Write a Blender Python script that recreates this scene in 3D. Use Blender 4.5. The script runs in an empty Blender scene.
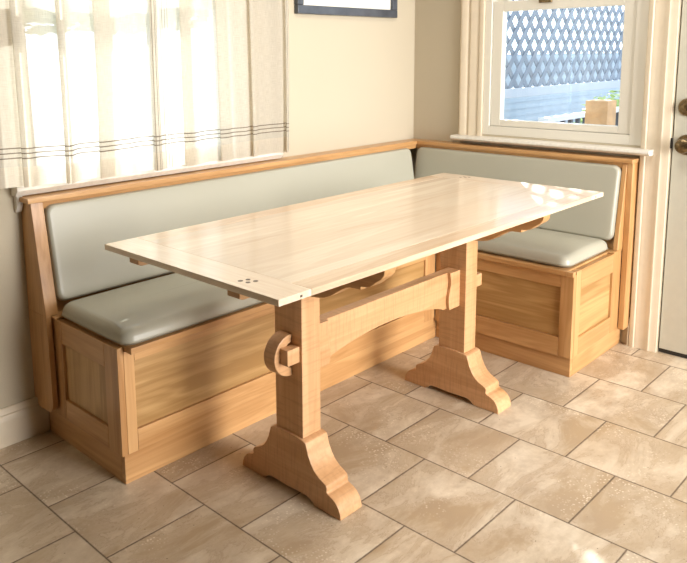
import bpy, bmesh, math, random
from mathutils import Vector, Matrix
random.seed(7)
C = bpy.context.scene.collection
PI = math.pi

# ------------------------------------------------------------------ materials
def new_mat(name):
    m = bpy.data.materials.new(name); m.use_nodes = True
    nt = m.node_tree; nt.nodes.clear()
    out = nt.nodes.new('ShaderNodeOutputMaterial')
    return m, nt, out
def N(nt, t, **kw):
    n = nt.nodes.new(t)
    for k, v in kw.items():
        if k.startswith('i_'):
            n.inputs[k[2:].replace('_', ' ')].default_value = v
        else: setattr(n, k, v)
    return n
def L(nt, a, b): nt.links.new(a, b)
def mth(nt, op, a, b=None, c=None):
    n = nt.nodes.new('ShaderNodeMath'); n.operation = op
    for i, v in enumerate((a, b, c)):
        if v is None: continue
        if isinstance(v, (int, float)): n.inputs[i].default_value = v
        else: nt.links.new(v, n.inputs[i])
    return n.outputs[0]
def mixc(nt, fac, a, b, blend='MIX'):
    n = nt.nodes.new('ShaderNodeMix'); n.data_type = 'RGBA'; n.blend_type = blend
    for sock, v in ((n.inputs[0], fac), (n.inputs[6], a), (n.inputs[7], b)):
        if isinstance(v, (int, float)): sock.default_value = v
        elif isinstance(v, tuple): sock.default_value = (*v, 1)
        else: nt.links.new(v, sock)
    return n.outputs[2]
def ramp(nt, fac, p0, p1, c0=(0, 0, 0), c1=(1, 1, 1)):
    n = nt.nodes.new('ShaderNodeValToRGB'); e = n.color_ramp.elements
    e[0].position = p0; e[1].position = p1; e[0].color = (*c0, 1); e[1].color = (*c1, 1)
    nt.links.new(fac, n.inputs[0]); return n.outputs[0]

def plain(name, col, rough=.5, bump=0, bscale=200, metal=0, spec=.5, mottle=0, mscale=4):
    m, nt, out = new_mat(name)
    b = N(nt, 'ShaderNodeBsdfPrincipled'); b.inputs['Roughness'].default_value = rough
    b.inputs['Metallic'].default_value = metal; b.inputs['Specular IOR Level'].default_value = spec
    tc = N(nt, 'ShaderNodeTexCoord')
    if mottle:
        nz = N(nt, 'ShaderNodeTexNoise', i_Scale=mscale, i_Detail=5.0); L(nt, tc.outputs['Object'], nz.inputs['Vector'])
        c = mixc(nt, ramp(nt, nz.outputs[0], .3, .7), tuple(x*(1-mottle) for x in col), col)
        L(nt, c, b.inputs['Base Color'])
    else: b.inputs['Base Color'].default_value = (*col, 1)
    if bump:
        nz = N(nt, 'ShaderNodeTexNoise', i_Scale=bscale, i_Detail=3.0); L(nt, tc.outputs['Object'], nz.inputs['Vector'])
        bp = N(nt, 'ShaderNodeBump', i_Strength=bump, i_Distance=.002); L(nt, nz.outputs[0], bp.inputs['Height']); L(nt, bp.outputs[0], b.inputs['Normal'])
    L(nt, b.outputs[0], out.inputs[0]); return m

def wood(name, light, dark, axis='x', rough=.38, coat=.25, coat_rough=.2, fig=.5, boards=None, scale=1.0, fleck=0):
    m, nt, out = new_mat(name)
    b = N(nt, 'ShaderNodeBsdfPrincipled'); b.inputs['Roughness'].default_value = rough
    b.inputs['Coat Weight'].default_value = coat; b.inputs['Coat Roughness'].default_value = coat_rough
    tc = N(nt, 'ShaderNodeTexCoord'); oi = N(nt, 'ShaderNodeObjectInfo')
    off = N(nt, 'ShaderNodeVectorMath', operation='SCALE'); off.inputs[0].default_value = (13, 7, 23); L(nt, oi.outputs['Random'], off.inputs['Scale'])
    add = N(nt, 'ShaderNodeVectorMath', operation='ADD'); L(nt, tc.outputs['Object'], add.inputs[0]); L(nt, off.outputs[0], add.inputs[1])
    vec = add.outputs[0]
    if boards:                                     # each glued-up board has its own figure and tone
        sep = N(nt, 'ShaderNodeSeparateXYZ'); L(nt, tc.outputs['Object'], sep.inputs[0])
        fl = mth(nt, 'FLOOR', mth(nt, 'DIVIDE', sep.outputs[boards[0]], boards[1]))
        wn = N(nt, 'ShaderNodeTexWhiteNoise', noise_dimensions='1D'); L(nt, mth(nt, 'ADD', fl, 3.7), wn.inputs['W'])
        sc = N(nt, 'ShaderNodeVectorMath', operation='SCALE'); L(nt, wn.outputs['Color'], sc.inputs[0]); sc.inputs['Scale'].default_value = 17
        a2 = N(nt, 'ShaderNodeVectorMath', operation='ADD'); L(nt, vec, a2.inputs[0]); L(nt, sc.outputs[0], a2.inputs[1]); vec = a2.outputs[0]
    s = {'x': (.9, 9, 9), 'y': (9, .9, 9), 'z': (9, 9, .9)}[axis]
    mp = N(nt, 'ShaderNodeMapping'); mp.inputs['Scale'].default_value = tuple(k*scale for k in s); L(nt, vec, mp.inputs[0])
    n1 = N(nt, 'ShaderNodeTexNoise', i_Scale=1.1, i_Detail=4.0, i_Distortion=.9); L(nt, mp.outputs[0], n1.inputs['Vector'])
    mp2 = N(nt, 'ShaderNodeMapping'); mp2.inputs['Scale'].default_value = tuple(k*12 if k > 5 else k*2.5 for k in s); L(nt, vec, mp2.inputs[0])
    n2 = N(nt, 'ShaderNodeTexNoise', i_Scale=1.0, i_Detail=3.0); L(nt, mp2.outputs[0], n2.inputs['Vector'])
    # cathedral figure: rings of a distorted low noise
    rings = mth(nt, 'SINE', mth(nt, 'MULTIPLY', n1.outputs[0], 42.0))
    rings = mth(nt, 'MULTIPLY_ADD', rings, .5, .5)
    f = mth(nt, 'ADD', mth(nt, 'MULTIPLY', n1.outputs[0], .85), mth(nt, 'MULTIPLY', n2.outputs[0], .3))
    f = mth(nt, 'ADD', f, mth(nt, 'MULTIPLY', rings, .10*fig*2))
    col = mixc(nt, ramp(nt, f, .40, .82), light, dark)
    if boards:
        col = mixc(nt, mth(nt, 'MULTIPLY', wn.outputs['Value'], .38), col, tuple(x*.72 for x in dark))
    if fleck:                                      # saw-tooth flecks across the grain
        sp = N(nt, 'ShaderNodeMapping'); sp.inputs['Scale'].default_value = {'x': (160, 12, 12), 'y': (12, 160, 12), 'z': (12, 12, 160)}[axis]; L(nt, vec, sp.inputs[0])
        n3 = N(nt, 'ShaderNodeTexNoise', i_Scale=1.0, i_Detail=1.0); L(nt, sp.outputs[0], n3.inputs['Vector'])
        col = mixc(nt, mth(nt, 'MULTIPLY', ramp(nt, n3.outputs[0], .5, .65), fleck), col, tuple(x*.6 for x in dark))
    L(nt, col, b.inputs['Base Color'])
    bp = N(nt, 'ShaderNodeBump', i_Strength=.06, i_Distance=.001); L(nt, n2.outputs[0], bp.inputs['Height']); L(nt, bp.outputs[0], b.inputs['Normal'])
    L(nt, b.outputs[0], out.inputs[0]); return m

WL, WD = (.66, .385, .165), (.41, .20, .065)
W = {a: wood('maple_'+a, WL, WD, a) for a in 'xyz'}
PN = {a: wood('maple_panel_'+a, (.60, .375, .155), (.36, .195, .06), a, fig=1.0, scale=.6, coat=.2, rough=.45) for a in 'xyz'}
TW = {a: wood('beech_'+a, (.72, .43, .225), (.48, .25, .10), a, fig=.3, fleck=.22, coat=.35, coat_rough=.15) for a in 'xyz'}
TOP = {a: wood('table_maple_'+a, (.94, .84, .67), (.72, .53, .37), a, rough=.4, coat=1.0, coat_rough=.17, fig=.55, boards=((1, .118) if a == 'x' else None)) for a in 'xy'}
WALL = plain('wall_paint', (.51, .445, .33), .75, .25, 260)
WALLK = plain('low_bounce_wall_paint', (.16, .10, .05), .8)  # unseen walls, colour darkened to cut bounce light
CEIL = plain('ceiling_paint', (.50, .42, .30), .8)
TRIM = plain('cream_trim_paint', (.70, .60, .45), .4, .05, 60, mottle=.06, mscale=30)
VINYL = plain('window_vinyl', (.74, .71, .62), .35)
SILLW = plain('sill_paint', (.80, .76, .68), .45, .2, 80, mottle=.12, mscale=60)
DOORP = plain('door_paint', (.56, .54, .45), .5, .05, 20, mottle=.05, mscale=30)
DARK = plain('near_black', (.02, .016, .012), .7)
BRONZE = plain('aged_brass', (.32, .23, .12), .28, .6, 120, metal=.9, mottle=.7, mscale=90)
INLAY = plain('dark_inlay', (.10, .06, .035), .4)
VIN = plain('cushion_vinyl', (.41, .395, .315), .33, .12, 500, spec=.5, mottle=.04, mscale=3)
VINB = VIN
FRAMEB = plain('slate_frame_paint', (.085, .095, .115), .3, .1, 60, mottle=.4, mscale=20)
MATB = plain('mat_board', (.80, .77, .68), .8)
RODM = plain('rod_metal', (.12, .10, .08), .35, metal=.8)

# travertine floor: 12 inch tiles in running bond, joints on the grid measured in the room
def floor_mat():
    m, nt, out = new_mat('travertine_tiles')
    tx, ty, TWd, TL = -1.3297, -1.0273, .305, .3042
    b = N(nt, 'ShaderNodeBsdfPrincipled')
    tc = N(nt, 'ShaderNodeTexCoord'); sp = N(nt, 'ShaderNodeSeparateXYZ'); L(nt, tc.outputs['Object'], sp.inputs[0])
    r = mth(nt, 'DIVIDE', mth(nt, 'SUBTRACT', sp.outputs[0], tx), TWd)
    row = mth(nt, 'FLOOR', r); par = mth(nt, 'FLOORED_MODULO', row, 2.0)
    c = mth(nt, 'DIVIDE', mth(nt, 'SUBTRACT', sp.outputs[1], ty), TL)
    c = mth(nt, 'ADD', c, mth(nt, 'MULTIPLY', mth(nt, 'SUBTRACT', 1.0, par), .5))
    col_i = mth(nt, 'FLOOR', c)
    fr = mth(nt, 'SUBTRACT', r, row); fc = mth(nt, 'SUBTRACT', c, col_i)
    dr = mth(nt, 'MULTIPLY', mth(nt, 'MINIMUM', fr, mth(nt, 'SUBTRACT', 1.0, fr)), TWd)
    dc = mth(nt, 'MULTIPLY', mth(nt, 'MINIMUM', fc, mth(nt, 'SUBTRACT', 1.0, fc)), TL)
    d = mth(nt, 'MINIMUM', dr, dc)
    wob = N(nt, 'ShaderNodeTexNoise', i_Scale=90.0, i_Detail=2.0); L(nt, tc.outputs['Object'], wob.inputs['Vector'])
    d = mth(nt, 'ADD', d, mth(nt, 'MULTIPLY', mth(nt, 'SUBTRACT', wob.outputs[0], .5), .0016))
    grout = ramp(nt, d, .0015, .0024, (1, 1, 1), (0, 0, 0))
    cmb = N(nt, 'ShaderNodeCombineXYZ'); L(nt, row, cmb.inputs[0]); L(nt, col_i, cmb.inputs[1])
    wn = N(nt, 'ShaderNodeTexWhiteNoise', noise_dimensions='3D'); L(nt, cmb.outputs[0], wn.inputs['Vector'])
    sc = N(nt, 'ShaderNodeVectorMath', operation='SCALE'); L(nt, wn.outputs['Color'], sc.inputs[0]); sc.inputs['Scale'].default_value = 31
    ad = N(nt, 'ShaderNodeVectorMath', operation='ADD'); L(nt, tc.outputs['Object'], ad.inputs[0]); L(nt, sc.outputs[0], ad.inputs[1])
    # rotated, stretched veining so it flows diagonally across each tile
    rot = N(nt, 'ShaderNodeMapping'); rot.inputs['Scale'].default_value = (1.4, 3.6, 1); L(nt, ad.outputs[0], rot.inputs[0])
    rz = N(nt, 'ShaderNodeCombineXYZ'); L(nt, mth(nt, 'MULTIPLY', wn.outputs['Value'], 2.6), rz.inputs[2]); L(nt, rz.outputs[0], rot.inputs['Rotation'])
    v1 = N(nt, 'ShaderNodeTexNoise', i_Scale=2.0, i_Detail=8.0, i_Roughness=.66, i_Distortion=.5); L(nt, rot.outputs[0], v1.inputs['Vector'])
    v2 = N(nt, 'ShaderNodeTexNoise', i_Scale=9.0, i_Detail=8.0, i_Roughness=.7); L(nt, ad.outputs[0], v2.inputs['Vector'])
    base = mixc(nt, ramp(nt, v1.outputs[0], .39, .62), (.42, .315, .20), (.70, .61, .475))
    base = mixc(nt, mth(nt, 'MULTIPLY', ramp(nt, v2.outputs[0], .42, .72), .7), base, (.38, .29, .20))
    vein = mth(nt, 'ABSOLUTE', mth(nt, 'SUBTRACT', v1.outputs[0], .5))
    vein = ramp(nt, vein, .0, .010, (1, 1, 1), (0, 0, 0))
    base = mixc(nt, mth(nt, 'MULTIPLY', vein, .42), base, (.27, .17, .10))
    base = mixc(nt, mth(nt, 'MULTIPLY', wn.outputs['Value'], .28), base, (.50, .36, .22))
    # pale filler specks, gathered in patches
    vo = N(nt, 'ShaderNodeTexVoronoi', i_Scale=120.0); L(nt, ad.outputs[0], vo.inputs['Vector'])
    sepc = N(nt, 'ShaderNodeSeparateXYZ'); L(nt, vo.outputs['Color'], sepc.inputs[0])
    v3 = N(nt, 'ShaderNodeTexNoise', i_Scale=5.0, i_Detail=3.0); L(nt, ad.outputs[0], v3.inputs['Vector'])
    spk = mth(nt, 'MULTIPLY', ramp(nt, vo.outputs['Distance'], .2, .42, (1, 1, 1), (0, 0, 0)), mth(nt, 'GREATER_THAN', sepc.outputs[0], .5))
    spk = mth(nt, 'MULTIPLY', spk, ramp(nt, v3.outputs[0], .52, .66))
    base = mixc(nt, mth(nt, 'MULTIPLY', spk, .75), base, (.84, .76, .62))
    pit = mth(nt, 'MULTIPLY', ramp(nt, vo.outputs['Distance'], .1, .3, (1, 1, 1), (0, 0, 0)), mth(nt, 'LESS_THAN', sepc.outputs[1], .012))
    base = mixc(nt, mth(nt, 'MULTIPLY', pit, .8), base, (.10, .06, .03))
    col = mixc(nt, grout, base, (.10, .065, .04))
    L(nt, col, b.inputs['Base Color'])
    rg = mth(nt, 'ADD', mth(nt, 'MULTIPLY', grout, .45), mth(nt, 'MULTIPLY_ADD', v2.outputs[0], .2, .26))
    L(nt, rg, b.inputs['Roughness'])
    h = mth(nt, 'SUBTRACT', mth(nt, 'MULTIPLY', v2.outputs[0], .12), grout)
    h = mth(nt, 'SUBTRACT', h, mth(nt, 'MULTIPLY', pit, .5))
    bp = N(nt, 'ShaderNodeBump', i_Strength=.5, i_Distance=.0015); L(nt, h, bp.inputs['Height']); L(nt, bp.outputs[0], b.inputs['Normal'])
    L(nt, b.outputs[0], out.inputs[0]); return m
FLOOR = floor_mat()

def glass_mat():
    m, nt, out = new_mat('window_glass')
    t = N(nt, 'ShaderNodeBsdfTransparent'); t.inputs[0].default_value = (.93, .97, 1, 1)
    g = N(nt, 'ShaderNodeBsdfGlossy'); g.inputs['Roughness'].default_value = .01; g.inputs['Color'].default_value = (1, 1, 1, 1)
    ge = N(nt, 'ShaderNodeNewGeometry'); dt = N(nt, 'ShaderNodeVectorMath', operation='DOT_PRODUCT')
    L(nt, ge.outputs['Incoming'], dt.inputs[0]); L(nt, ge.outputs['Normal'], dt.inputs[1])
    fr = mth(nt, 'MULTIPLY_ADD', mth(nt, 'POWER', mth(nt, 'SUBTRACT', 1.0, mth(nt, 'ABSOLUTE', dt.outputs['Value'])), 5.0), .95, .045)
    mx = N(nt, 'ShaderNodeMixShader'); L(nt, fr, mx.inputs[0]); L(nt, t.outputs[0], mx.inputs[1]); L(nt, g.outputs[0], mx.inputs[2])
    L(nt, mx.outputs[0], out.inputs[0]); return m
GLASS = glass_mat()

def curtain_mat(name, width, zb):
    """UV: u = metres across the panel, v = height in metres. Stripe borders woven into the cloth."""
    m, nt, out = new_mat(name)
    uv = N(nt, 'ShaderNodeUVMap'); sp = N(nt, 'ShaderNodeSeparateXYZ'); L(nt, uv.outputs[0], sp.inputs[0])
    u, v = sp.outputs[0], sp.outputs[1]
    def line(src, c, hw):
        return mth(nt, 'LESS_THAN', mth(nt, 'ABSOLUTE', mth(nt, 'SUBTRACT', src, c)), hw)
    st = None
    for c in (zb+.088, zb+.103, zb+.118):
        s = line(v, c, .0019); st = s if st is None else mth(nt, 'MAXIMUM', st, s)
    for c in (.04, .052, .064, width-.04, width-.052, width-.064):
        st = mth(nt, 'MAXIMUM', st, mth(nt, 'MULTIPLY', line(u, c, .0016), .8))
    hem = mth(nt, 'LESS_THAN', v, zb+.062)
    hem = mth(nt, 'MAXIMUM', hem, mth(nt, 'MAXIMUM', mth(nt, 'LESS_THAN', u, .014), mth(nt, 'GREATER_THAN', u, width-.014)))
    w1 = N(nt, 'ShaderNodeTexNoise', i_Scale=1.0, i_Detail=2.0)
    mp = N(nt, 'ShaderNodeMapping'); mp.inputs['Scale'].default_value = (700, 30, 1); L(nt, uv.outputs[0], mp.inputs[0]); L(nt, mp.outputs[0], w1.inputs['Vector'])
    w2 = N(nt, 'ShaderNodeTexNoise', i_Scale=1.0, i_Detail=2.0)
    mp2 = N(nt, 'ShaderNodeMapping'); mp2.inputs['Scale'].default_value = (30, 700, 1); L(nt, uv.outputs[0], mp2.inputs[0]); L(nt, mp2.outputs[0], w2.inputs['Vector'])
    weave = mth(nt, 'MULTIPLY_ADD', mth(nt, 'ADD', w1.outputs[0], w2.outputs[0]), .5, 0.0)
    cloth = mixc(nt, ramp(nt, weave, .35, .65), (.70, .655, .56), (.82, .78, .69))
    cloth = mixc(nt, mth(nt, 'MULTIPLY', hem, .25), cloth, (.70, .58, .42))
    cloth = mixc(nt, mth(nt, 'MULTIPLY', st, .9), cloth, (.20, .16, .12))
    df = N(nt, 'ShaderNodeBsdfDiffuse'); L(nt, cloth, df.inputs[0])
    tl = N(nt, 'ShaderNodeBsdfTranslucent'); L(nt, cloth, tl.inputs[0])
    tr = N(nt, 'ShaderNodeBsdfTransparent')
    m1 = N(nt, 'ShaderNodeMixShader'); m1.inputs[0].default_value = .5; L(nt, df.outputs[0], m1.inputs[1]); L(nt, tl.outputs[0], m1.inputs[2])
    fac = mth(nt, 'SUBTRACT', mth(nt, 'MULTIPLY_ADD', weave, -.20, .29), mth(nt, 'MULTIPLY', mth(nt, 'MAXIMUM', mth(nt, 'MULTIPLY', hem, .16), st), .9))
    fac = mth(nt, 'MAXIMUM', fac, .02)
    m2 = N(nt, 'ShaderNodeMixShader'); L(nt, fac, m2.inputs[0]); L(nt, m1.outputs[0], m2.inputs[1]); L(nt, tr.outputs[0], m2.inputs[2])
    L(nt, m2.outputs[0], out.inputs[0]); return m

# ------------------------------------------------------------------ mesh helpers
def bx(bm, x0, x1, y0, y1, z0, z1):
    x0, x1 = sorted((x0, x1)); y0, y1 = sorted((y0, y1)); z0, z1 = sorted((z0, z1))
    r = bmesh.ops.create_cube(bm, size=1)
    for v in r['verts']:
        v.co = Vector(((x0+x1)/2+v.co.x*(x1-x0), (y0+y1)/2+v.co.y*(y1-y0), (z0+z1)/2+v.co.z*(z1-z0)))
    return r['verts']
def prism(bm, pts, axis, a, b):
    """extrude polygon pts (2D) along axis from a to b; pts are (y,z) for x, (x,z) for y, (x,y) for z"""
    def P(p, t): return {'x': (t, p[0], p[1]), 'y': (p[0], t, p[1]), 'z': (p[0], p[1], t)}[axis]
    A = [bm.verts.new(P(p, a)) for p in pts]; B = [bm.verts.new(P(p, b)) for p in pts]
    n = len(pts)
    bm.faces.new(A); bm.faces.new(B[::-1])
    for i in range(n): bm.faces.new((A[i], B[i], B[(i+1) % n], A[(i+1) % n]))
def lathe(bm, prof, n=32, mat=None):
    """prof list of (r,h) round z, then transformed"""
    rings = []
    for r, h in prof:
        rings.append([bm.verts.new((r*math.cos(2*PI*k/n), r*math.sin(2*PI*k/n), h)) for k in range(n)])
    for a, b in zip(rings, rings[1:]):
        for k in range(n): bm.faces.new((a[k], a[(k+1) % n], b[(k+1) % n], b[k]))
    bm.faces.new(rings[0][::-1]); bm.faces.new(rings[-1])
    if mat is not None: bmesh.ops.transform(bm, matrix=mat, verts=[v for r in rings for v in r])
def obj(name, bm, mat, parent=None, origin=(0, 0, 0), bevel=0, smooth=False, seg=2):
    bmesh.ops.recalc_face_normals(bm, faces=bm.faces)
    o3 = Vector(origin)
    if parent is not None: o3 = Vector(parent['_base'])
    for v in bm.verts: v.co -= o3
    me = bpy.data.meshes.new(name); bm.to_mesh(me); bm.free()
    o = bpy.data.objects.new(name, me); C.objects.link(o); me.materials.append(mat)
    o['_base'] = tuple(o3)
    if parent is not None: o.parent = parent
    else: o.location = o3
    if smooth or bevel:
        for p in me.polygons: p.use_smooth = True
        if bevel:
            md = o.modifiers.new('bevel', 'BEVEL'); md.width = bevel; md.segments = seg; md.limit_method = 'ANGLE'; md.angle_limit = math.radians(35)
        me.set_sharp_from_angle(angle=math.radians(40))
        if bevel:
            wn = o.modifiers.new('wn', 'WEIGHTED_NORMAL'); wn.keep_sharp = False
            for e in me.edges: e.use_edge_sharp = False
    return o
def box(name, x0, x1, y0, y1, z0, z1, mat, parent=None, bevel=.0015):
    bm = bmesh.new(); bx(bm, x0, x1, y0, y1, z0, z1)
    org = ((x0+x1)/2, (y0+y1)/2, min(z0, z1))
    return obj(name, bm, mat, parent, org, bevel)
def thing(name, label, cat, loc, group=None):
    o = bpy.data.objects.new(name, None); C.objects.link(o); o.location = loc; o['_base'] = tuple(loc)
    o['label'] = label; o['category'] = cat; o.empty_display_size = .1
    if group: o['group'] = group
    return o
def tag(o, label, cat, group=None, kind=None):
    o['label'] = label; o['category'] = cat
    if group: o['group'] = group
    if kind: o['kind'] = kind
    return o
def struct(o): o['kind'] = 'structure'; return o

# ------------------------------------------------------------------ room shell
RX, RY, RZ = -4.6, -4.4, 2.45
bm = bmesh.new(); bx(bm, RX-.12, 0.14, RY-.12, .12, -.1, 0)
struct(obj('floor', bm, FLOOR))
bm = bmesh.new(); bx(bm, RX-.12, .12, RY-.12, .12, RZ, RZ+.1)
struct(obj('ceiling', bm, CEIL))
# window opening in the long wall (behind the curtains) and in the short wall
AX0, AX1, AZ0, AZ1 = -2.065, -1.20, .834, 1.98
BY0, BY1, BZ0, BZ1 = -1.133, -.398, .845, 1.98
DY0, DY1, DZ1 = -2.06, -1.243, 2.03
bm = bmesh.new()
bx(bm, RX-.12, AX0, 0, .12, 0, RZ); bx(bm, AX1, .12, 0, .12, 0, RZ); bx(bm, AX0, AX1, 0, .12, 0, AZ0); bx(bm, AX0, AX1, 0, .12, AZ1, RZ)
struct(obj('wall_back', bm, WALL))
bm = bmesh.new()
bx(bm, 0, .12, BY1, 0, 0, RZ); bx(bm, 0, .12, BY0, BY1, 0, BZ0); bx(bm, 0, .12, BY0, BY1, BZ1, RZ)
bx(bm, 0, .12, DY1, BY0, 0, RZ); bx(bm, 0, .12, DY0, DY1, DZ1, RZ); bx(bm, 0, .12, RY-.12, DY0, 0, RZ)
struct(obj('wall_right', bm, WALL))
bm = bmesh.new(); bx(bm, RX-.12, RX, RY-.12, 0, 0, RZ)
struct(obj('wall_left', bm, WALLK))
bm = bmesh.new(); bx(bm, RX, 0, RY-.12, RY, 0, RZ)
struct(obj('wall_front', bm, WALLK))

# moulded baseboard on the long wall, left of the bench
bbp = [(0, 0), (-.020, 0), (-.020, .082), (-.0165, .088), (-.0165, .094), (-.0125, .100), (-.0145, .106), (-.009, .118), (-.005, .123), (0, .123)]
bm = bmesh.new(); prism(bm, bbp, 'x', RX, -2.0365)
struct(obj('baseboard_back', bm, TRIM, bevel=.0008))
bm = bmesh.new(); prism(bm, [(p[0], p[1]) for p in bbp], 'y', -1.131, -1.1265)
struct(obj('baseboard_right', bm, TRIM))

# moulded casing: profile across its width (t = 0 inner edge .. w outer edge), depth off the wall
def casing_profile(w):
    return [(0, 0), (0, .012), (.006, .014), (w*.16, .014), (w*.20, .010), (w*.26, .010), (w*.32, .014), (w*.55, .017), (w*.60, .013), (w*.66, .013), (w*.72, .020), (w*.90, .024), (w*.97, .022), (w, .018), (w, 0)]
def casing_v(name, yin, yout, z0, z1):
    w = abs(yout-yin); s = 1 if yout > yin else -1
    bm = bmesh.new(); prism(bm, [(-d, yin+s*t) for t, d in casing_profile(w)], 'z', z0, z1)
    return struct(obj(name, bm, TRIM, bevel=.0008))
casing_v('trim_1', -.398, -.278, .8365, 2.10)
# one shared upright runs between the window and the door, down to the floor
bm = bmesh.new()
w = .108
pf = [(0, 0), (0, .019), (.004, .022), (.018, .0225), (.022, .019), (.034, .0185), (.038, .0165), (.062, .0165), (.068, .0195), (.078, .020), (.083, .016), (.096, .0145), (.104, .013), (w, .012), (w, 0)]
prism(bm, [(-d, -1.133-t) for t, d in pf], 'z', 0, 2.10)
struct(obj('trim_2', bm, TRIM, bevel=.0008))
bm = bmesh.new(); bx(bm, -.02, 0, -1.133, -.278, 1.98, 2.10); struct(obj('trim_3', bm, TRIM, bevel=.001))
bm = bmesh.new(); bx(bm, -.02, 0, -2.15, -1.241, 2.0405, 2.13); struct(obj('trim_4', bm, TRIM, bevel=.001))
bm = bmesh.new(); bx(bm, -.02, 0, -2.17, -2.062, 0, 2.04); struct(obj('trim_5', bm, TRIM, bevel=.001))

def window(name, axis, a0, a1, z0, z1, sash_a0, sash_a1, sash_z0, gl_in, gl_z0, gl_z1, wall_sign):
    """axis 'x' = window runs along x in the long wall; 'y' = along y in the short wall. depth goes outward (+)."""
    def B(bm, p0, p1, d0, d1, q0, q1):
        if axis == 'y': bx(bm, d0, d1, p0, p1, q0, q1)
        else: bx(bm, p0, p1, d0, d1, q0, q1)
    root = bpy.data.objects.new(name, None); C.objects.link(root); root['kind'] = 'structure'
    base = ((.05, (a0+a1)/2, z0) if axis == 'y' else ((a0+a1)/2, .05, z0)); root.location = base; root['_base'] = base
    bm = bmesh.new()   # outer frame
    B(bm, a0, sash_a0, .0, .10, z0, z1); B(bm, sash_a1, a1, .0, .10, z0, z1)
    B(bm, sash_a0, sash_a1, .0, .10, z0, sash_z0); B(bm, sash_a0, sash_a1, .0, .10, z1-.04, z1)
    obj('window_frame', bm, VINYL, root, bevel=.002)
    s0, s1, g0, g1 = sash_a0+.0015, sash_a1-.0015, sash_a0+gl_in, sash_a1-gl_in
    mr = gl_z1+.045
    bm = bmesh.new()
    B(bm, s0, g0, .008, .045, sash_z0+.0015, mr); B(bm, g1, s1, .008, .045, sash_z0+.0015, mr)
    B(bm, g0, g1, .008, .045, sash_z0+.0015, gl_z0); B(bm, g0, g1, .008, .045, gl_z1, mr)
    s = obj('sash', bm, VINYL, root, bevel=.002)
    bm = bmesh.new(); B(bm, g0-.004, g1+.004, .026, .030, gl_z0-.004, gl_z1+.004)
    obj('glass', bm, GLASS, s)
    bm = bmesh.new()
    B(bm, s0, g0, .05, .085, mr-.04, z1-.041); B(bm, g1, s1, .05, .085, mr-.04, z1-.041)
    B(bm, g0, g1, .05, .085, mr-.04, mr); B(bm, g0, g1, .05, .085, z1-.085, z1-.041)
    s = obj('sash', bm, VINYL, root, bevel=.002)
    bm = bmesh.new(); B(bm, g0-.004, g1+.004, .066, .070, mr-.004, z1-.081)
    obj('glass', bm, GLASS, s)
    return root
wB = window('window_2', 'y', BY0, BY1, BZ0, BZ1, -1.079, -.432, .886, .052, .917, 1.408, 1)
bm = bmesh.new()   # latch at the meeting rail
bx(bm, -.004, .008, -.72, -.66, 1.436, 1.452); obj('latch', bm, BRONZE, wB, bevel=.003)
bm = bmesh.new(); prism(bm, [(-.062, .818), (-.066, .824), (-.064, .834), (-.058, .8365), (.0, .8365), (.0, .8125), (-.05, .8125)], 'y', -1.183, -.262)
obj('window_sill', bm, SILLW, wB, bevel=.0015)
wA = window('window_1', 'x', AX0, AX1, AZ0, AZ1, AX0+.018, AX1-.018, .845, .030, .870, 1.40, 1)
bm = bmesh.new(); prism(bm, [(-.040, .812), (-.046, .818), (-.044, .830), (-.038, .833), (.0, .833), (.0, .80), (-.030, .80)], 'x', -2.100, -.965)
obj('window_sill', bm, SILLW, wA, bevel=.0015)
bm = bmesh.new(); prism(bm, [(-.0, .7985), (-.024, .7985), (-.020, .785), (-.024, .770), (-.012, .748), (0, .744)], 'x', -2.093, -2.0745)
obj('window_apron', bm, SILLW, wA, bevel=.0015)
for i, (x0, x1) in enumerate(((-2.135, AX0), (AX1, AX1+.10))):
    bm = bmesh.new(); prism(bm, [(x0, 0), (x0, -.018), (x0+.02, -.022), (x1-.02, -.014), (x1, -.014), (x1, 0)], 'z', .8335, 1.98)
    obj('window_casing', bm, TRIM, wA, bevel=.001)
bm = bmesh.new(); bx(bm, -2.135, -1.06, -.02, 0, 1.9805, 2.08); obj('window_casing', bm, TRIM, wA, bevel=.001)

# door in the short wall
droot = bpy.data.objects.new('door_1', None); C.objects.link(droot); droot['kind'] = 'structure'; droot.location = (.02, -1.65, 0); droot['_base'] = (.02, -1.65, 0)
bm = bmesh.new(); bx(bm, .002, .044, -2.05, -1.2475, .018, 2.02); obj('door_panel', bm, DOORP, droot, bevel=.002)
bm = bmesh.new(); bx(bm, .004, .042, -2.05, -1.2475, .002, .0175); obj('door_gap_strip', bm, DARK, droot)  # dark strip filling the gap below the door
bm = bmesh.new(); bx(bm, .045, .06, -2.06, -1.243, .0, 2.03); obj('door_stop', bm, DARK, droot)
bm = bmesh.new(); bx(bm, -.008, .0015, -1.2478, -1.236, .845, .885); obj('strike_plate', bm, DARK, droot, bevel=.001)
RY90 = Matrix.Rotation(-PI/2, 4, 'Y')    # z -> -x
def at(x, y, z): return Matrix.Translation((x, y, z)) @ RY90
bm = bmesh.new(); lathe(bm, [(.034, 0), (.034, .004), (.031, .008), (.026, .010), (.022, .010), (.020, .016), (.016, .019), (.006, .020)], 32, at(.002, -1.293, 1.008))
bx(bm, -.032, -.018, -1.296, -1.290, .995, 1.021)
obj('deadbolt', bm, BRONZE, droot, smooth=True)
bm = bmesh.new(); lathe(bm, [(.040, 0), (.040, .003), (.036, .008), (.030, .008), (.026, .013), (.018, .015), (.013, .018), (.012, .030), (.018, .036), (.026, .042), (.029, .052), (.026, .062), (.016, .068), (.004, .069)], 32, at(.002, -1.300, .862))
obj('door_knob', bm, BRONZE, droot, smooth=True)

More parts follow.
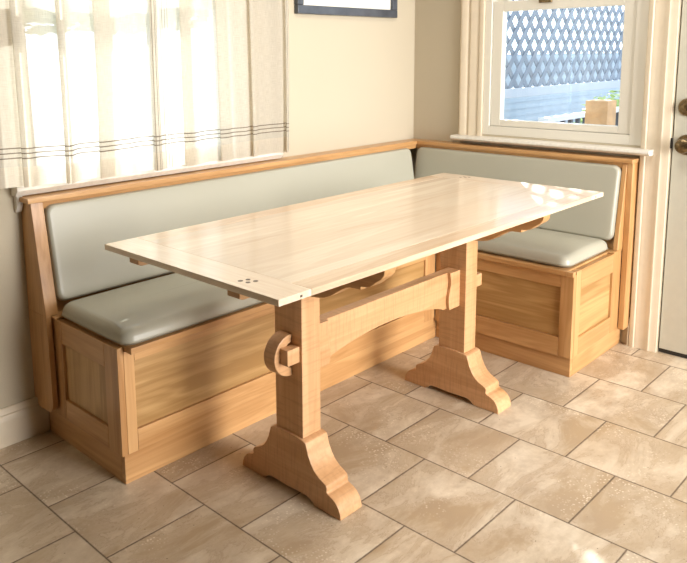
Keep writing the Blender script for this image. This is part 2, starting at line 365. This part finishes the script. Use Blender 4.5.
# ------------------------------------------------------------------ benches
F0, F1 = -.49, -1.10          # long bench front plane y, short bench end plane y
LX, BX = -2.048, -.50         # long bench end plane x, short bench front plane x
ZL0, ZL1 = .405, .424
lb = thing('built_in_bench', 'long maple built-in bench along the wall under the curtained window', 'bench', (LX, -.25, 0), None)
A = lambda n, x0, x1, y0, y1, z0, z1, m, b=.0015: box(n, x0, x1, y0, y1, z0, z1, m, lb, b)
A('plinth', -2.0365, -.48, -.482, -.462, 0, .0925, W['x']); A('plinth', -2.0365, -2.0165, -.4615, -.021, 0, .0925, W['y'])
# front face frame + recessed panels
A('front_stile', -2.0277, -1.994, F0, F0+.02, .093, ZL0, W['z'])
A('bottom_rail', -1.9935, -.575, F0, F0+.02, .093, .158, W['x'])
A('top_rail', -1.9935, -.575, F0, F0+.02, .368, ZL0, W['x'])
A('front_stile', -.5745, -.503, F0, F0+.02, .093, ZL0, W['z'])
A('front_panel', -1.994, -.575, F0+.008, F0+.018, .1585, .3675, PN['x'])
# end frame (faces left)
A('end_stile', LX, LX+.02, F0-.0, F0+.072, .093, .418, W['z'])
A('end_stile', LX, LX+.02, -.168, -.090, .093, .418, W['z'])
A('end_rail', LX, LX+.02, -.4175, -.1685, .093, .160, W['y'])
A('end_rail', LX, LX+.02, -.4175, -.1685, .345, .418, W['y'])
A('end_panel', LX+.009, LX+.018, -.418, -.168, .160, .345, PN['z'])
A('seat_lid', LX+.0215, -.053, -.528, -.150, ZL0+.0005, ZL1, W['x'], .002)
A('lid_hinge_strip', LX-.006, -.053, -.1485, -.070, ZL0+.014, ZL1+.001, W['x'], .002)
# backrest: end bracket with leaning front edge, frame face, panel
def bracket_profile(sz):
    return [(0, .78), (-.068, .78), (-.122, .44), (-.128, .20), (-.128, .135), (-.122, .118), (-.108, .107), (-.09, .103), (-.03, .103), (-.022, .108), (-.021, .126), (0, .126)]
bm = bmesh.new(); prism(bm, [(-.0005, .78), (-.068, .78), (-.122, .4265), (-.0005, .4265)], 'x', -2.072, -2.031)
prism(bm, [(-.0005, .4265), (-.122, .4265), (-.128, .20), (-.128, .135), (-.122, .118), (-.108, .107), (-.09, .103), (-.03, .103), (-.022, .108), (-.021, .126), (-.0005, .126)], 'x', -2.072, -2.0545)
obj('back_bracket', bm, W['z'], lb, bevel=.0015)
bm = bmesh.new(); prism(bm, [(-.052, .7795), (-.067, .7795), (-.064, .757), (-.050, .757)], 'x', -2.0305, -.067); obj('back_top_rail', bm, W['x'], lb, bevel=.001)
bm = bmesh.new(); prism(bm, [(-.020, .7565), (-.045, .7565), (-.098, .426), (-.075, .426)], 'x', -2.0305, -.10); obj('back_panel', bm, PN['x'], lb)
bm = bmesh.new(); prism(bm, [(-2.084, -.0005), (-2.084, -.078), (-.078, -.078), (-.0005, -.0005)], 'z', .780, .7965); obj('cap_rail', bm, W['x'], lb, bevel=.002)

sb = thing('built_in_bench', 'short maple built-in bench under the lattice-view window beside the door', 'bench', (-.25, F1, 0), None)
S = lambda n, x0, x1, y0, y1, z0, z1, m, b=.0015: box(n, x0, x1, y0, y1, z0, z1, m, sb, b)
S('plinth', -.480, -.46, -1.091, -.483, 0, .0815, W['y']); S('plinth', -.4595, -.002, -1.091, -1.071, 0, .0815, W['x'])
S('front_rail', BX, BX+.02, -1.048, -.571, .082, .155, W['y']); S('front_rail', BX, BX+.02, -1.048, -.571, .352, ZL0, W['y'])
S('front_stile', BX, BX+.02, F1+.0005, -1.0485, .082, ZL0, W['z']); S('front_stile', BX, BX+.02, -.5705, -.491, .082, ZL0, W['z'])
S('front_panel', BX+.009, BX+.018, -1.0485, -.571, .1555, .3515, PN['y'])
S('end_stile', BX+.0205, -.437, F1, F1+.02, .082, .418, W['z']); S('end_stile', -.142, -.060, F1, F1+.02, .082, .418, W['z'])
S('end_rail', -.4365, -.1425, F1, F1+.02, .082, .150, W['x']); S('end_rail', -.4365, -.1425, F1, F1+.02, .341, .418, W['x'])
S('end_panel', -.437, -.142, F1+.009, F1+.018, .150, .341, PN['x'])
S('seat_lid', -.523, -.150, -1.078, -.5285, ZL0+.0005, ZL1, W['y'], .002)
S('seat_lid_lip', -.523, -.5005, -1.106, -1.0785, ZL0+.0005, ZL1, W['y'], .002)
S('lid_hinge_strip', -.1485, -.070, -1.104, -.151, ZL0+.014, ZL1+.001, W['y'], .002)
bm = bmesh.new(); prism(bm, [(-.0005, .78), (-.066, .78), (-.068, .44), (-.068, .082), (-.0005, .082)], 'y', -1.126, -1.1035); obj('back_bracket', bm, W['z'], sb, bevel=.002)
bm = bmesh.new(); prism(bm, [(-.0005, .7795), (-.066, .7795), (-.118, .4255), (-.0005, .4255)], 'y', -1.103, -1.084); obj('back_stile', bm, W['z'], sb, bevel=.002)
bm = bmesh.new(); prism(bm, [(-.052, .7795), (-.067, .7795), (-.064, .757), (-.050, .757)], 'y', -1.0835, -.067); obj('back_top_rail', bm, W['y'], sb, bevel=.001)
bm = bmesh.new(); prism(bm, [(-.020, .7565), (-.045, .7565), (-.098, .426), (-.075, .426)], 'y', -1.0835, -.10); obj('back_panel', bm, PN['y'], sb)
bm = bmesh.new(); prism(bm, [(-.0005, -.0012), (-.0782, -.0788), (-.0782, -1.128), (-.0005, -1.128)], 'z', .780, .7965); obj('cap_rail', bm, W['y'], sb, bevel=.002)

# ------------------------------------------------------------------ cushions
def rrect(a, b, R, n=7, m=10):
    R = max(min(R, a-.001, b-.001), .001); pts = []
    for (cx, cy, st) in ((a-R, b-R, 0), (-(a-R), b-R, PI/2), (-(a-R), -(b-R), PI), (a-R, -(b-R), 1.5*PI)):
        arc = [(cx+R*math.cos(st+PI/2*k/n), cy+R*math.sin(st+PI/2*k/n)) for k in range(n+1)]
        pts.append(arc)
    out = []
    for i in range(4):
        out += pts[i]; p, q = pts[i][-1], pts[(i+1) % 4][0]
        for k in range(1, m): out.append((p[0]+(q[0]-p[0])*k/m, p[1]+(q[1]-p[1])*k/m))
    return out
def cushion(name, w, h, t, R, er, crown, M, mat, label, group=None):
    a, b = w/2, h/2; rings = []
    prof = [(er*.55, 0), (er*.2, .002), (0, .006+er*.15)]
    z1 = t-er
    prof.append((-.003, z1*.6))
    for k in range(0, 8):
        an = PI/2*k/7; prof.append((er*(1-math.cos(an)), z1+er*math.sin(an)))
    omax = b-.002
    for k in range(1, 12):
        f = k/11; o = er+(omax-er)*f
        prof.append((o, t))
    bm = bmesh.new()
    for o, z in prof:
        rings.append([bm.verts.new((x, y, z)) for x, y in rrect(a-o, b-o, R-o*.8)])
    for r_ in rings[4:]:
        for v in r_: v.co.z += crown*max(0, 1-abs(v.co.x/a)**6)*max(0, 1-abs(v.co.y/b)**2.2)*min(1, v.co.z/t)
    n = len(rings[0])
    for p, q in zip(rings, rings[1:]):
        for k in range(n): bm.faces.new((p[k], p[(k+1) % n], q[(k+1) % n], q[k]))
    bm.faces.new(rings[0][::-1]); bm.faces.new(rings[-1])
    bmesh.ops.transform(bm, matrix=M, verts=bm.verts)
    o = obj(name, bm, mat, None, tuple(M.translation), smooth=True)
    for e in o.data.edges: e.use_edge_sharp = False
    return tag(o, label, 'cushion', group)
# seat cushions lie on the lids
cushion('seat_cushion', 1.905, .385, .046, .040, .030, .016, Matrix.Translation((-1.0875, -.3300, ZL1+.0015)), VIN,
        'long grey-green vinyl seat cushion on the bench under the curtains')
cushion('seat_cushion', .535, .385, .042, .040, .026, .014, Matrix.Translation((-.3065, -.806, ZL1+.0015)) @ Matrix.Rotation(PI/2, 4, 'Z'), VIN,
        'short grey-green vinyl seat cushion on the bench by the door')
# back cushions lean against the panels
def lean(cx, cy, cz, ang, turn):
    return Matrix.Translation((cx, cy, cz)) @ Matrix.Rotation(turn, 4, 'Z') @ Matrix.Rotation(PI/2-ang, 4, 'X')
tilt = math.atan2(.053, .33)
cushion('back_cushion', 1.899, .305, .036, .030, .012, .004, lean(-1.0795, -.0725, .6120, tilt, 0), VINB,
        'long grey vinyl back cushion leaning below the curtained window')
cushion('back_cushion', 1.000, .305, .036, .030, .012, .004, lean(-.0725, -.5800, .6120, tilt, -PI/2), VIN,
        'sage vinyl back cushion below the lattice-view window')

# ------------------------------------------------------------------ trestle table
X0, X1, Y0, Y1, ZT = -2.079, -.483, -.509, -1.184, .7298
YC = (Y0+Y1)/2
tb = thing('trestle_table', 'pale maple trestle dining table in front of the corner bench', 'table', ((X0+X1)/2, YC, 0))
TK = .0155
EDGE = wood('table_edge_maple', (.88, .73, .54), (.66, .46, .30), 'x', rough=.4, coat=1.0, coat_rough=.17, fig=.55)
top = box('tabletop', X0+.098, X1-.098, Y1+.062, Y0-.062, ZT-TK, ZT, TOP['x'], tb, .0008)
box('edge_board', X0+.0985, X1-.0985, Y1, Y1+.0608, ZT-TK, ZT, EDGE, top, .0012)
box('edge_board', X0+.0985, X1-.0985, Y0-.0608, Y0, ZT-TK, ZT, EDGE, top, .0012)
box('end_board', X0, X0+.098, Y1, Y0, ZT-TK, ZT, TOP['y'], top, .0012)
box('end_board', X1-.098, X1, Y1, Y0, ZT-TK, ZT, TOP['y'], top, .0012)
def inlay(x, y, s=1.0):
    bm = bmesh.new()
    for dx, dy, lx, ly in ((.011, -.013, .006, .006), (-.011, .013, .006, .006), (.007, .008, .0055, .0055), (-.007, -.008, .0055, .0055)):
        prism(bm, [(x+dx*s+lx*s*math.cos(2*PI*k/12), y+dy*s+ly*s*math.sin(2*PI*k/12)) for k in range(12)], 'z', ZT-.003, ZT+.0004)
    obj('inlay', bm, INLAY, top)
for x, y in ((-2.036, -1.041), (-.526, -.640)): inlay(x, y)
for x in (-2.013, -.549):
    box('edge_plug', x-.003, x+.003, Y1-.0008, Y1+.01, ZT-.0105, ZT-.0055, INLAY, top, 0)
PXW, PYH = .036, .0535             # half post in x and y
def scroll_profile():
    # lower edge of the bearer from the post to its end (dy, z), top at ZT-TK
    return [(PYH+.0005, .588), (.080, .587), (.103, .590), (.125, .595), (.145, .604), (.165, .617), (.187, .631), (.200, .638), (.214, .642), (.236, .643), (.248, .643), (.2485, .652), (.262, .653), (.277, .657), (.287, .664), (.298, .673), (.312, .682), (.322, .694), (.325, .7140)]
for k, tx in enumerate((-1.692, -.8815)):
    ft = [(.0, .180), (.030, .179), (.060, .176), (.070, .172), (.074, .160), (.080, .140), (.090, .120), (.102, .104), (.118, .092), (.136, .084), (.146, .078), (.149, .070), (.148, .061), (.152, .056), (.166, .052), (.180, .044), (.190, .032), (.197, .016), (.199, 0)]
    und = [(.105, 0), (.096, .004), (.085, .013), (.072, .017), (.04, .0165), (0, .015)]
    half = ft + und
    pts = [(YC-a, z) for a, z in half] + [(YC+a, z) for a, z in half[::-1][1:-1]]
    bm = bmesh.new(); prism(bm, pts, 'x', tx-.0437, tx+.0437)
    obj('foot', bm, TW['y'], tb, bevel=.0022)
    box('post', tx-PXW, tx+PXW, YC-PYH, YC+PYH, .1765, ZT-TK-.0005, TW['z'], tb, .002)
    sp_ = scroll_profile()
    for sg in (-1, 1):
        bm = bmesh.new(); prism(bm, [(YC+sg*a, z) for a, z in sp_]+[(YC+sg*(PYH+.0005), .7140)], 'x', tx-.0225, tx+.0225)
        obj('scrolled_bearer', bm, W['y'], tb, bevel=.002)
# the pair of lengthwise leaf rails that peek out below each end
for y in (-.630, -1.026):
    for xa, xb in ((X0+.012, -1.86), (X1-.012, -.70)):
        bm = bmesh.new(); s = 1 if xb > xa else -1
        prism(bm, [(xa, ZT-TK), (xa, ZT-TK-.018), (xa+s*.010, ZT-TK-.022), (xb, ZT-TK-.022), (xb, ZT-TK)], 'y', y-.021, y+.021)
        obj('leaf_rail', bm, W['x'], tb, bevel=.0015)
# stretcher with arched lower edge, shouldered ends, tenons and crescent keys
YS0, YS1 = -.874, -.828
xa, xb = -1.692+PXW+.0005, -.8815-PXW-.0005
zt, zb = .478, .347
pts = [(xa, zt), (xb, zt), (xb, zb), (xb-.085, zb+.002)]
n = 24
for k in range(n+1):
    f = k/n; x = (xb-.095)+((xa+.065)-(xb-.095))*f
    pts.append((x, .356+.034*math.sin(PI*min(1, f*1.0))**.8))
pts += [(xa+.055, zb)]
pts += [(xa, zb)]
bm = bmesh.new(); prism(bm, pts, 'y', YS0+.009, YS1)
st = obj('stretcher', bm, TW['x'], tb, bevel=.0015)
for sgn, xe in ((1, xa), (-1, xb)):
    cur = [(xe+sgn*(.062+.006*math.sin(PI*2*f)), zb+(zt-zb)*f) for f in [i/12 for i in range(13)]]
    bm = bmesh.new(); prism(bm, [(xe, zb)]+cur+[(xe, zt)], 'y', YS0-.003, YS0+.0085)
    obj('shoulder_block', bm, TW['x'], st, bevel=.001)
for sgn, xp in ((-1, -1.692-PXW-.0005), (1, -.8815+PXW+.0005)):
    box('tenon', xp, xp+sgn*.046, -.892, -.8625, .398, .443, TW['x'], tb, .002)
    out = []; inn = []
    for k in range(25):
        a = -PI/2+PI*k/24
        out.append((xp+sgn*(.004+.062*math.cos(a)), .412+.060*math.sin(a)))
    for k in range(17):
        a = PI/2-PI*k/16
        inn.append((xp+sgn*(.002+.030*math.cos(a)), .412+.036*math.sin(a)))
    pts = [(xp, .472)] + out[::-1] + [(xp, .352)] + inn[::-1]
    pts = [(xp, .352)] + out + [(xp, .472)] + inn
    bm = bmesh.new(); prism(bm, pts, 'y', -.862, -.818)
    obj('wedge_key', bm, TW['z'], tb, bevel=.0025)

# ------------------------------------------------------------------ picture
pf_ = thing('framed_picture', 'slate-framed picture with white mat hanging beside the curtain', 'picture', (-.51, -.01, 1.395))
X0p, X1p, Z0p, Z1p, fw_ = -.848, -.172, 1.394, 1.93, .036
for n_, a_ in (('x', (X0p, X1p, Z0p, Z0p+fw_)), ('x', (X0p, X1p, Z1p-fw_, Z1p)), ('z', (X0p, X0p+fw_, Z0p+fw_+.0003, Z1p-fw_-.0003)), ('z', (X1p-fw_, X1p, Z0p+fw_+.0003, Z1p-fw_-.0003))):
    box('frame_side', a_[0], a_[1], -.024, -.001, a_[2], a_[3], FRAMEB, pf_, .003)
box('mat_board', X0p+fw_, X1p-fw_, -.008, -.003, Z0p+fw_, Z1p-fw_, MATB, pf_, 0)
ART = plain('faded_print', (.55, .40, .30), .8, mottle=.6, mscale=9)
box('print', X0p+.15, X1p-.11, -.0095, -.0082, Z0p+.085, Z1p-.12, ART, pf_, 0)

# ------------------------------------------------------------------ curtains
def curtain(x0, x1, y0, pleats, ztop, zbot, label, seed, drop):
    """pleats: (x, w) where the cloth doubles back on itself, three layers deep over w"""
    nz = 30; rnd = random.Random(seed)
    ph = [rnd.uniform(0, 6.28) for _ in range(6)]
    ctrl = []; x = x0
    for cx, w_ in sorted(pleats):
        n_ = max(2, int((cx-x)/.03))
        for k in range(n_): ctrl.append((x+(cx+w_*.6-x)*k/n_, 0.0))
        ctrl += [(cx+w_, .002), (cx+w_+.004, -.007), (cx+w_*.5, -.010), (cx, -.012), (cx-.004, -.020), (cx+w_*.5, -.024), (cx+w_, -.018)]
        x = cx+w_+.03
    n_ = max(2, int((x1-x)/.03))
    for k in range(n_+1): ctrl.append((x+(x1-x)*k/n_, 0.0))
    P = []
    for i in range(len(ctrl)-1):
        p0 = Vector(ctrl[max(i-1, 0)]); p1 = Vector(ctrl[i]); p2 = Vector(ctrl[i+1]); p3 = Vector(ctrl[min(i+2, len(ctrl)-1)])
        for k in range(6):
            t = k/6
            P.append(.5*((2*p1)+(-p0+p2)*t+(2*p0-5*p1+4*p2-p3)*t*t+(-p0+3*p1-3*p2+p3)*t**3))
    P.append(Vector(ctrl[-1])); nx = len(P)-1
    us = [0]
    for i in range(1, nx+1): us.append(us[-1]+(P[i]-P[i-1]).length)
    bm = bmesh.new(); uvl = bm.loops.layers.uv.new('UVMap')
    uvs = {}; rows = []
    for j in range(nz+1):
        t = j/nz; row = []
        for i, p in enumerate(P):
            z = ztop+(zbot+drop(p.x)-ztop)*t
            wv = .0065*math.sin(p.x*31+ph[0]+.6*t)+.005*math.sin(p.x*57+ph[1]-.8*t)+.003*math.sin(p.x*13+ph[2]+2*t)
            v = bm.verts.new((p.x+.005*math.sin(4*t+p.x*7)*t, y0+(p.y*(.7+.3*t))+wv*(.7+.3*t), z)); uvs[v] = (us[i], ztop+(zbot-ztop)*t); row.append(v)
        rows.append(row)
    for j in range(nz):
        for i in range(nx):
            f = bm.faces.new((rows[j][i], rows[j][i+1], rows[j+1][i+1], rows[j+1][i]))
            for l in f.loops: l[uvl].uv = uvs[l.vert]
    m = curtain_mat('sheer_cloth_%d' % seed, us[-1], zbot)
    o = obj('curtain', bm, m, None, ((x0+x1)/2, y0, zbot), smooth=True)
    return tag(o, label, 'curtain')
curtain(-2.32, -1.568, -.082, [(-2.10, .025), (-1.965, .02), (-1.835, .060), (-1.62, .022)], 2.052, .833,
        'left sheer striped curtain panel hanging over the end of the bench', 3, lambda x: .018*max(0, (-2.02-x))/.3)
curtain(-1.588, -.932, -.052, [(-1.47, .035), (-1.31, .045), (-1.15, .02), (-.972, .018)], 2.052, .829,
        'right sheer striped curtain panel hanging beside the framed picture', 5, lambda x: 0)
bm = bmesh.new(); lathe(bm, [(.008, 0), (.008, 1.5)], 16, Matrix.Translation((-2.38, -.072, 2.066)) @ Matrix.Rotation(PI/2, 4, 'Y'))
rod = obj('curtain_rod', bm, RODM, None, (-1.6, -.072, 2.066), smooth=True)
tag(rod, 'thin dark metal rod above the curtained window', 'curtain rod')
for x in (-2.36, -.90):
    bm = bmesh.new(); bx(bm, x-.006, x+.006, -.066, -.0005, 2.045, 2.057); bx(bm, x-.012, x+.012, -.006, -.0005, 2.03, 2.09)
    obj('rod_bracket', bm, RODM, rod, bevel=.001)

# ------------------------------------------------------------------ outside
LATM = plain('weathered_lattice', (.20, .245, .31), .8, .3, 40, mottle=.25, mscale=5)
RAILM = plain('pale_rail_paint', (.36, .41, .48), .6)
POSTM = plain('cedar_post', (.62, .36, .17), .7, mottle=.3, mscale=12)
GRND = plain('pale_concrete_patio', (.62, .60, .55), .9, .5, 20, mottle=.15, mscale=3)
DECKM = plain('deck_boards', (.45, .44, .42), .8, mottle=.25, mscale=6)
BALM = plain('dark_balusters', (.05, .06, .08), .6)
bm = bmesh.new(); bx(bm, -12, 14, .14, 16, -.6, -.5); bx(bm, .16, 14, -12, .14, -.6, -.5)
g = struct(obj('ground', bm, GRND))
bm = bmesh.new()
for k in range(11): bx(bm, .125, 4.9, -2.6+k*.29, -2.6+k*.29+.282, -.14, -.10)
struct(obj('deck_floor', bm, DECKM))
fe = thing('lattice_fence', 'blue-grey diagonal lattice privacy screen seen through the window', 'fence', (2.9, .6, -.1))
fx0, fx1, fz0, fz1 = .9, 6.2, .94, 2.35
def lattice(sgn, y, name):
    bm = bmesh.new(); sx, sz = .155, .175; hw = .021
    slope = sz/sx; ln = math.hypot(1, slope); nxv, nzv = -slope/ln*hw, 1/ln*hw
    k0 = int((fx0-(fz1-fz0)/slope)/sx)-1; k1 = int((fx1+(fz1-fz0)/slope)/sx)+1
    for k in range(k0, k1):
        # centre line x = k*sx + s*(z-fz0)/slope ; clip to rectangle
        pts = []
        xs0 = k*sx; s = sgn
        za, zb_ = fz0, fz1
        xa_, xb_ = xs0, xs0+s*(fz1-fz0)/slope
        # clip in x
        def clip(xl, zl, xr, zr):
            (p, q) = ((xl, zl), (xr, zr)) if xl < xr else ((xr, zr), (xl, zl))
            if q[0] <= fx0 or p[0] >= fx1: return None
            t0 = max(0, (fx0-p[0])/(q[0]-p[0])); t1 = min(1, (fx1-p[0])/(q[0]-p[0]))
            f = lambda t: (p[0]+(q[0]-p[0])*t, p[1]+(q[1]-p[1])*t)
            return f(t0), f(t1)
        c = clip(xa_, za, xb_, zb_)
        if not c: continue
        (xa2, za2), (xb2, zb2) = c
        dx, dz = xb2-xa2, zb2-za2; l_ = math.hypot(dx, dz)
        if l_ < .03: continue
        nx_, nz_ = -dz/l_*hw, dx/l_*hw
        prism(bm, [(xa2+nx_, za2+nz_), (xb2+nx_, zb2+nz_), (xb2-nx_, zb2-nz_), (xa2-nx_, za2-nz_)], 'y', y, y+.008)
    return obj(name, bm, LATM, fe)
lattice(1, .592, 'lattice_layer'); lattice(-1, .601, 'lattice_layer')
box('bottom_rail', fx0, fx1, .575, .63, .885, .955, RAILM, fe, .003)
box('top_rail', fx0, fx1, .575, .63, 2.345, 2.74, RAILM, fe, .003)  # unseen board, made this tall to block sun above the lattice
for x in (.9, 6.2): box('fence_post', x-.045, x+.045, .615, .70, -.5, 2.78, RAILM, fe, .004)
box('cedar_post', 1.60, 1.74, -.33, -.185, -.1, .915, POSTM, None, .004)
tag(bpy.data.objects['cedar_post'], 'short tan wooden post under the lattice rail outside the window', 'post')
# low deck railing
CLAP = plain('blue_grey_siding', (.30, .37, .45), .8, mottle=.1, mscale=3)
bm = bmesh.new()
for k in range(17): prism(bm, [(3.2, -.5+k*.1), (3.18, -.5+k*.1), (3.19, -.4+k*.1), (3.2, -.4+k*.1)], 'x', 1.4, 13)
bx(bm, 1.4, 13, 3.2, 3.3, -.5, 1.2)
tag(obj('garden_wall', bm, CLAP, None, (7, 3.25, -.5)), 'low blue-grey clapboard wall behind the lattice screen', 'wall')
dr = thing('deck_railing', 'low deck railing with pale top rail and dark balusters outside the window', 'railing', (3.8, .30, -.1))
box('top_rail', 2.0, 5.6, .26, .34, .715, .75, plain('white_rail_paint', (.55, .58, .62), .6), dr, .003)
box('lower_rail', 2.0, 5.6, .28, .32, .0, .04, RAILM, dr, .003)
x = 2.06
while x < 5.58:
    box('baluster', x-.016, x+.016, .286, .314, .0405, .7145, BALM, dr, .001); x += .13

# unseen eave-shaped blocker, added to keep sun out of the upper sash
bm = bmesh.new(); prism(bm, [(.125, 2.62), (.125, 2.52), (.78, 1.98), (.78, 1.93), (.82, 1.93), (.82, 2.10)], 'y', -3.2, .45)
struct(obj('eave_sun_blocker', bm, VINYL))
def leaf_mat(name, c1, c2):
    m, nt, out = new_mat(name)
    b = N(nt, 'ShaderNodeBsdfPrincipled'); b.inputs['Roughness'].default_value = .5
    tc = N(nt, 'ShaderNodeTexCoord'); nz = N(nt, 'ShaderNodeTexNoise', i_Scale=7.0, i_Detail=3.0); L(nt, tc.outputs['Object'], nz.inputs['Vector'])
    L(nt, mixc(nt, ramp(nt, nz.outputs[0], .35, .65), c1, c2), b.inputs['Base Color'])
    tl = N(nt, 'ShaderNodeBsdfTranslucent'); tl.inputs[0].default_value = (*c2, 1)
    mx = N(nt, 'ShaderNodeMixShader'); mx.inputs[0].default_value = .3; L(nt, b.outputs[0], mx.inputs[1]); L(nt, tl.outputs[0], mx.inputs[2])
    L(nt, mx.outputs[0], out.inputs[0]); return m
LEAF = leaf_mat('leaves', (.12, .22, .06), (.32, .42, .14))
BARK = plain('bark', (.16, .11, .07), .9, .5, 30)
def foliage(bm, c, r, n, s, rnd):
    for _ in range(n):
        while True:
            p = Vector([rnd.uniform(-1, 1) for _ in range(3)])
            if .45 < p.length < 1: break
        p = Vector((c[0]+p.x*r[0], c[1]+p.y*r[1], c[2]+p.z*r[2]))
        q = Matrix.Rotation(rnd.uniform(0, 6.28), 3, 'Z') @ Matrix.Rotation(rnd.uniform(0, 3.14), 3, 'X')
        k = s*rnd.uniform(.7, 1.3)
        vs = [bm.verts.new(p+q @ Vector(v)*k) for v in ((-1, 0, 0), (0, -.4, .1), (1, 0, 0), (0, .4, .1))]
        bm.faces.new(vs)
def plant(name, label, cat, base, trunk_h, blobs, n, s, seed, group=None):
    rnd = random.Random(seed); t = thing(name, label, cat, base, group)
    bm = bmesh.new()
    top_ = trunk_h
    lathe(bm, [(.09 if trunk_h > .6 else .02, 0), (.07 if trunk_h > .6 else .016, top_*.5), (.05 if trunk_h > .6 else .01, top_)], 12, Matrix.Translation(base))
    obj('trunk' if trunk_h > .6 else 'stem', bm, BARK, t, smooth=True)
    bm = bmesh.new()
    for c, r in blobs: foliage(bm, (base[0]+c[0], base[1]+c[1], base[2]+c[2]), r, n, s, rnd)
    o = obj('foliage', bm, LEAF, t); o['kind'] = 'stuff'
plant('tree', 'leafy tree behind the left curtain panel', 'tree', (-.62, 3.1, -.5), 2.2, [((-.35, 0, 2.28), (.75, .6, .38)), ((.35, .2, 2.25), (.7, .6, .35)), ((-.05, 0, 2.75), (.9, .7, .5))], 1000, .075, 11)
plant('tree', 'leafy tree behind the gap between the curtain panels', 'tree', (1.55, 4.6, -.5), 2.2, [((-.35, 0, 2.3), (.6, .5, .36)), ((.35, .1, 2.4), (.6, .5, .4)), ((0, 0, 2.85), (.8, .6, .45))], 1000, .075, 12)
plant('garden_shrub', 'green shrub seen low through the window left of the cedar post', 'shrub', (2.5, 1.5, -.5), .5, [((-.2, 0, .85), (.5, .4, .3)), ((.5, .2, .9), (.5, .4, .32))], 420, .05, 21)
plant('garden_shrub', 'green shrub seen low behind the dark balusters of the deck railing', 'shrub', (6.0, 1.2, -.5), .5, [((-.2, 0, .9), (.7, .5, .35)), ((.6, .3, .9), (.6, .5, .35))], 420, .06, 22)

# ------------------------------------------------------------------ light
wd = bpy.data.worlds.new('world'); bpy.context.scene.world = wd; wd.use_nodes = True
nt = wd.node_tree; nt.nodes.clear()
o_ = nt.nodes.new('ShaderNodeOutputWorld'); bg = nt.nodes.new('ShaderNodeBackground')
tcw = nt.nodes.new('ShaderNodeTexCoord'); spw = nt.nodes.new('ShaderNodeSeparateXYZ'); nt.links.new(tcw.outputs['Generated'], spw.inputs[0])
gl = mth(nt, 'MAXIMUM', mth(nt, 'SUBTRACT', spw.outputs[1], .35), 0.0)      # the sky is brightest on the sunny side
nt.links.new(mth(nt, 'MULTIPLY_ADD', gl, 2.6, 2.8), bg.inputs[1])
bg.inputs[0].default_value = (.88, .94, 1.0, 1)
nt.links.new(bg.outputs[0], o_.inputs[0])
def area(name, loc, rot, sx, sy, power, col, portal=False):
    l = bpy.data.lights.new(name, 'AREA'); l.shape = 'RECTANGLE'; l.size = sx; l.size_y = sy; l.energy = power; l.color = col
    if portal: l.cycles.is_portal = True
    o = bpy.data.objects.new(name, l); C.objects.link(o); o.location = loc; o.rotation_euler = rot; return o
area('portal_long_wall', ((AX0+AX1)/2, .125, (AZ0+AZ1)/2), (-PI/2, 0, 0), AX1-AX0, AZ1-AZ0, 1, (1, 1, 1), True)
area('portal_short_wall', (.125, (BY0+BY1)/2, (BZ0+BZ1)/2), (0, PI/2, 0), BZ1-BZ0, BY1-BY0, 1, (1, 1, 1), True)
# unseen area lights added as fill: one for daylight at right rear, one overhead
pd = area('rear_daylight_fill', (-.90, -3.95, 1.2), (0, 0, 0), 1.6, 2.1, 62, (1, .98, .96))
pd.rotation_euler = (Vector((-.75, -.5, .50))-Vector(pd.location)).to_track_quat('-Z', 'Z').to_euler(); pd.data.spread = math.radians(92)
area('overhead_fill', (-1.25, -1.45, RZ-.03), (0, 0, 0), .8, .8, 24, (1, .96, .90))
sun = bpy.data.lights.new('sun', 'SUN'); sun.energy = 10.5; sun.angle = math.radians(.53); sun.color = (1, .95, .86)
so = bpy.data.objects.new('sun', sun); C.objects.link(so)
so.rotation_euler = Vector((-1, -.72, -.65)).to_track_quat('-Z', 'Y').to_euler()

# ------------------------------------------------------------------ camera
cx, cy, cz, yaw, pitch, roll, f_, px, py = -3.0733, -2.2414, 1.2225, -.7929, -.1593, -.0111, 739.888, 304.253, 174.007
fwv = Vector((-math.sin(yaw)*math.cos(pitch), math.cos(yaw)*math.cos(pitch), math.sin(pitch)))
rt = Vector((math.cos(yaw), math.sin(yaw), 0)); up = rt.cross(fwv)
rt2 = rt*math.cos(roll)+up*math.sin(roll); up2 = -rt*math.sin(roll)+up*math.cos(roll)
cam = bpy.data.cameras.new('camera'); co = bpy.data.objects.new('camera', cam); C.objects.link(co)
Mx = Matrix((rt2, up2, -fwv)).transposed().to_4x4(); Mx.translation = (cx, cy, cz); co.matrix_world = Mx
cam.sensor_fit = 'HORIZONTAL'; cam.sensor_width = 36; cam.lens = f_/687*36
cam.shift_x = (343.5-px)/687; cam.shift_y = (py-281.5)/687; cam.clip_start = .02
bpy.context.scene.camera = co
for o in bpy.data.objects:
    if '_base' in o: del o['_base']
vs = bpy.context.scene.view_settings
bpy.context.scene.display_settings.display_device = 'sRGB'
vs.view_transform = 'Standard'; vs.look = 'None'; vs.gamma = 1; vs.use_curve_mapping = False; vs.exposure = 0.05
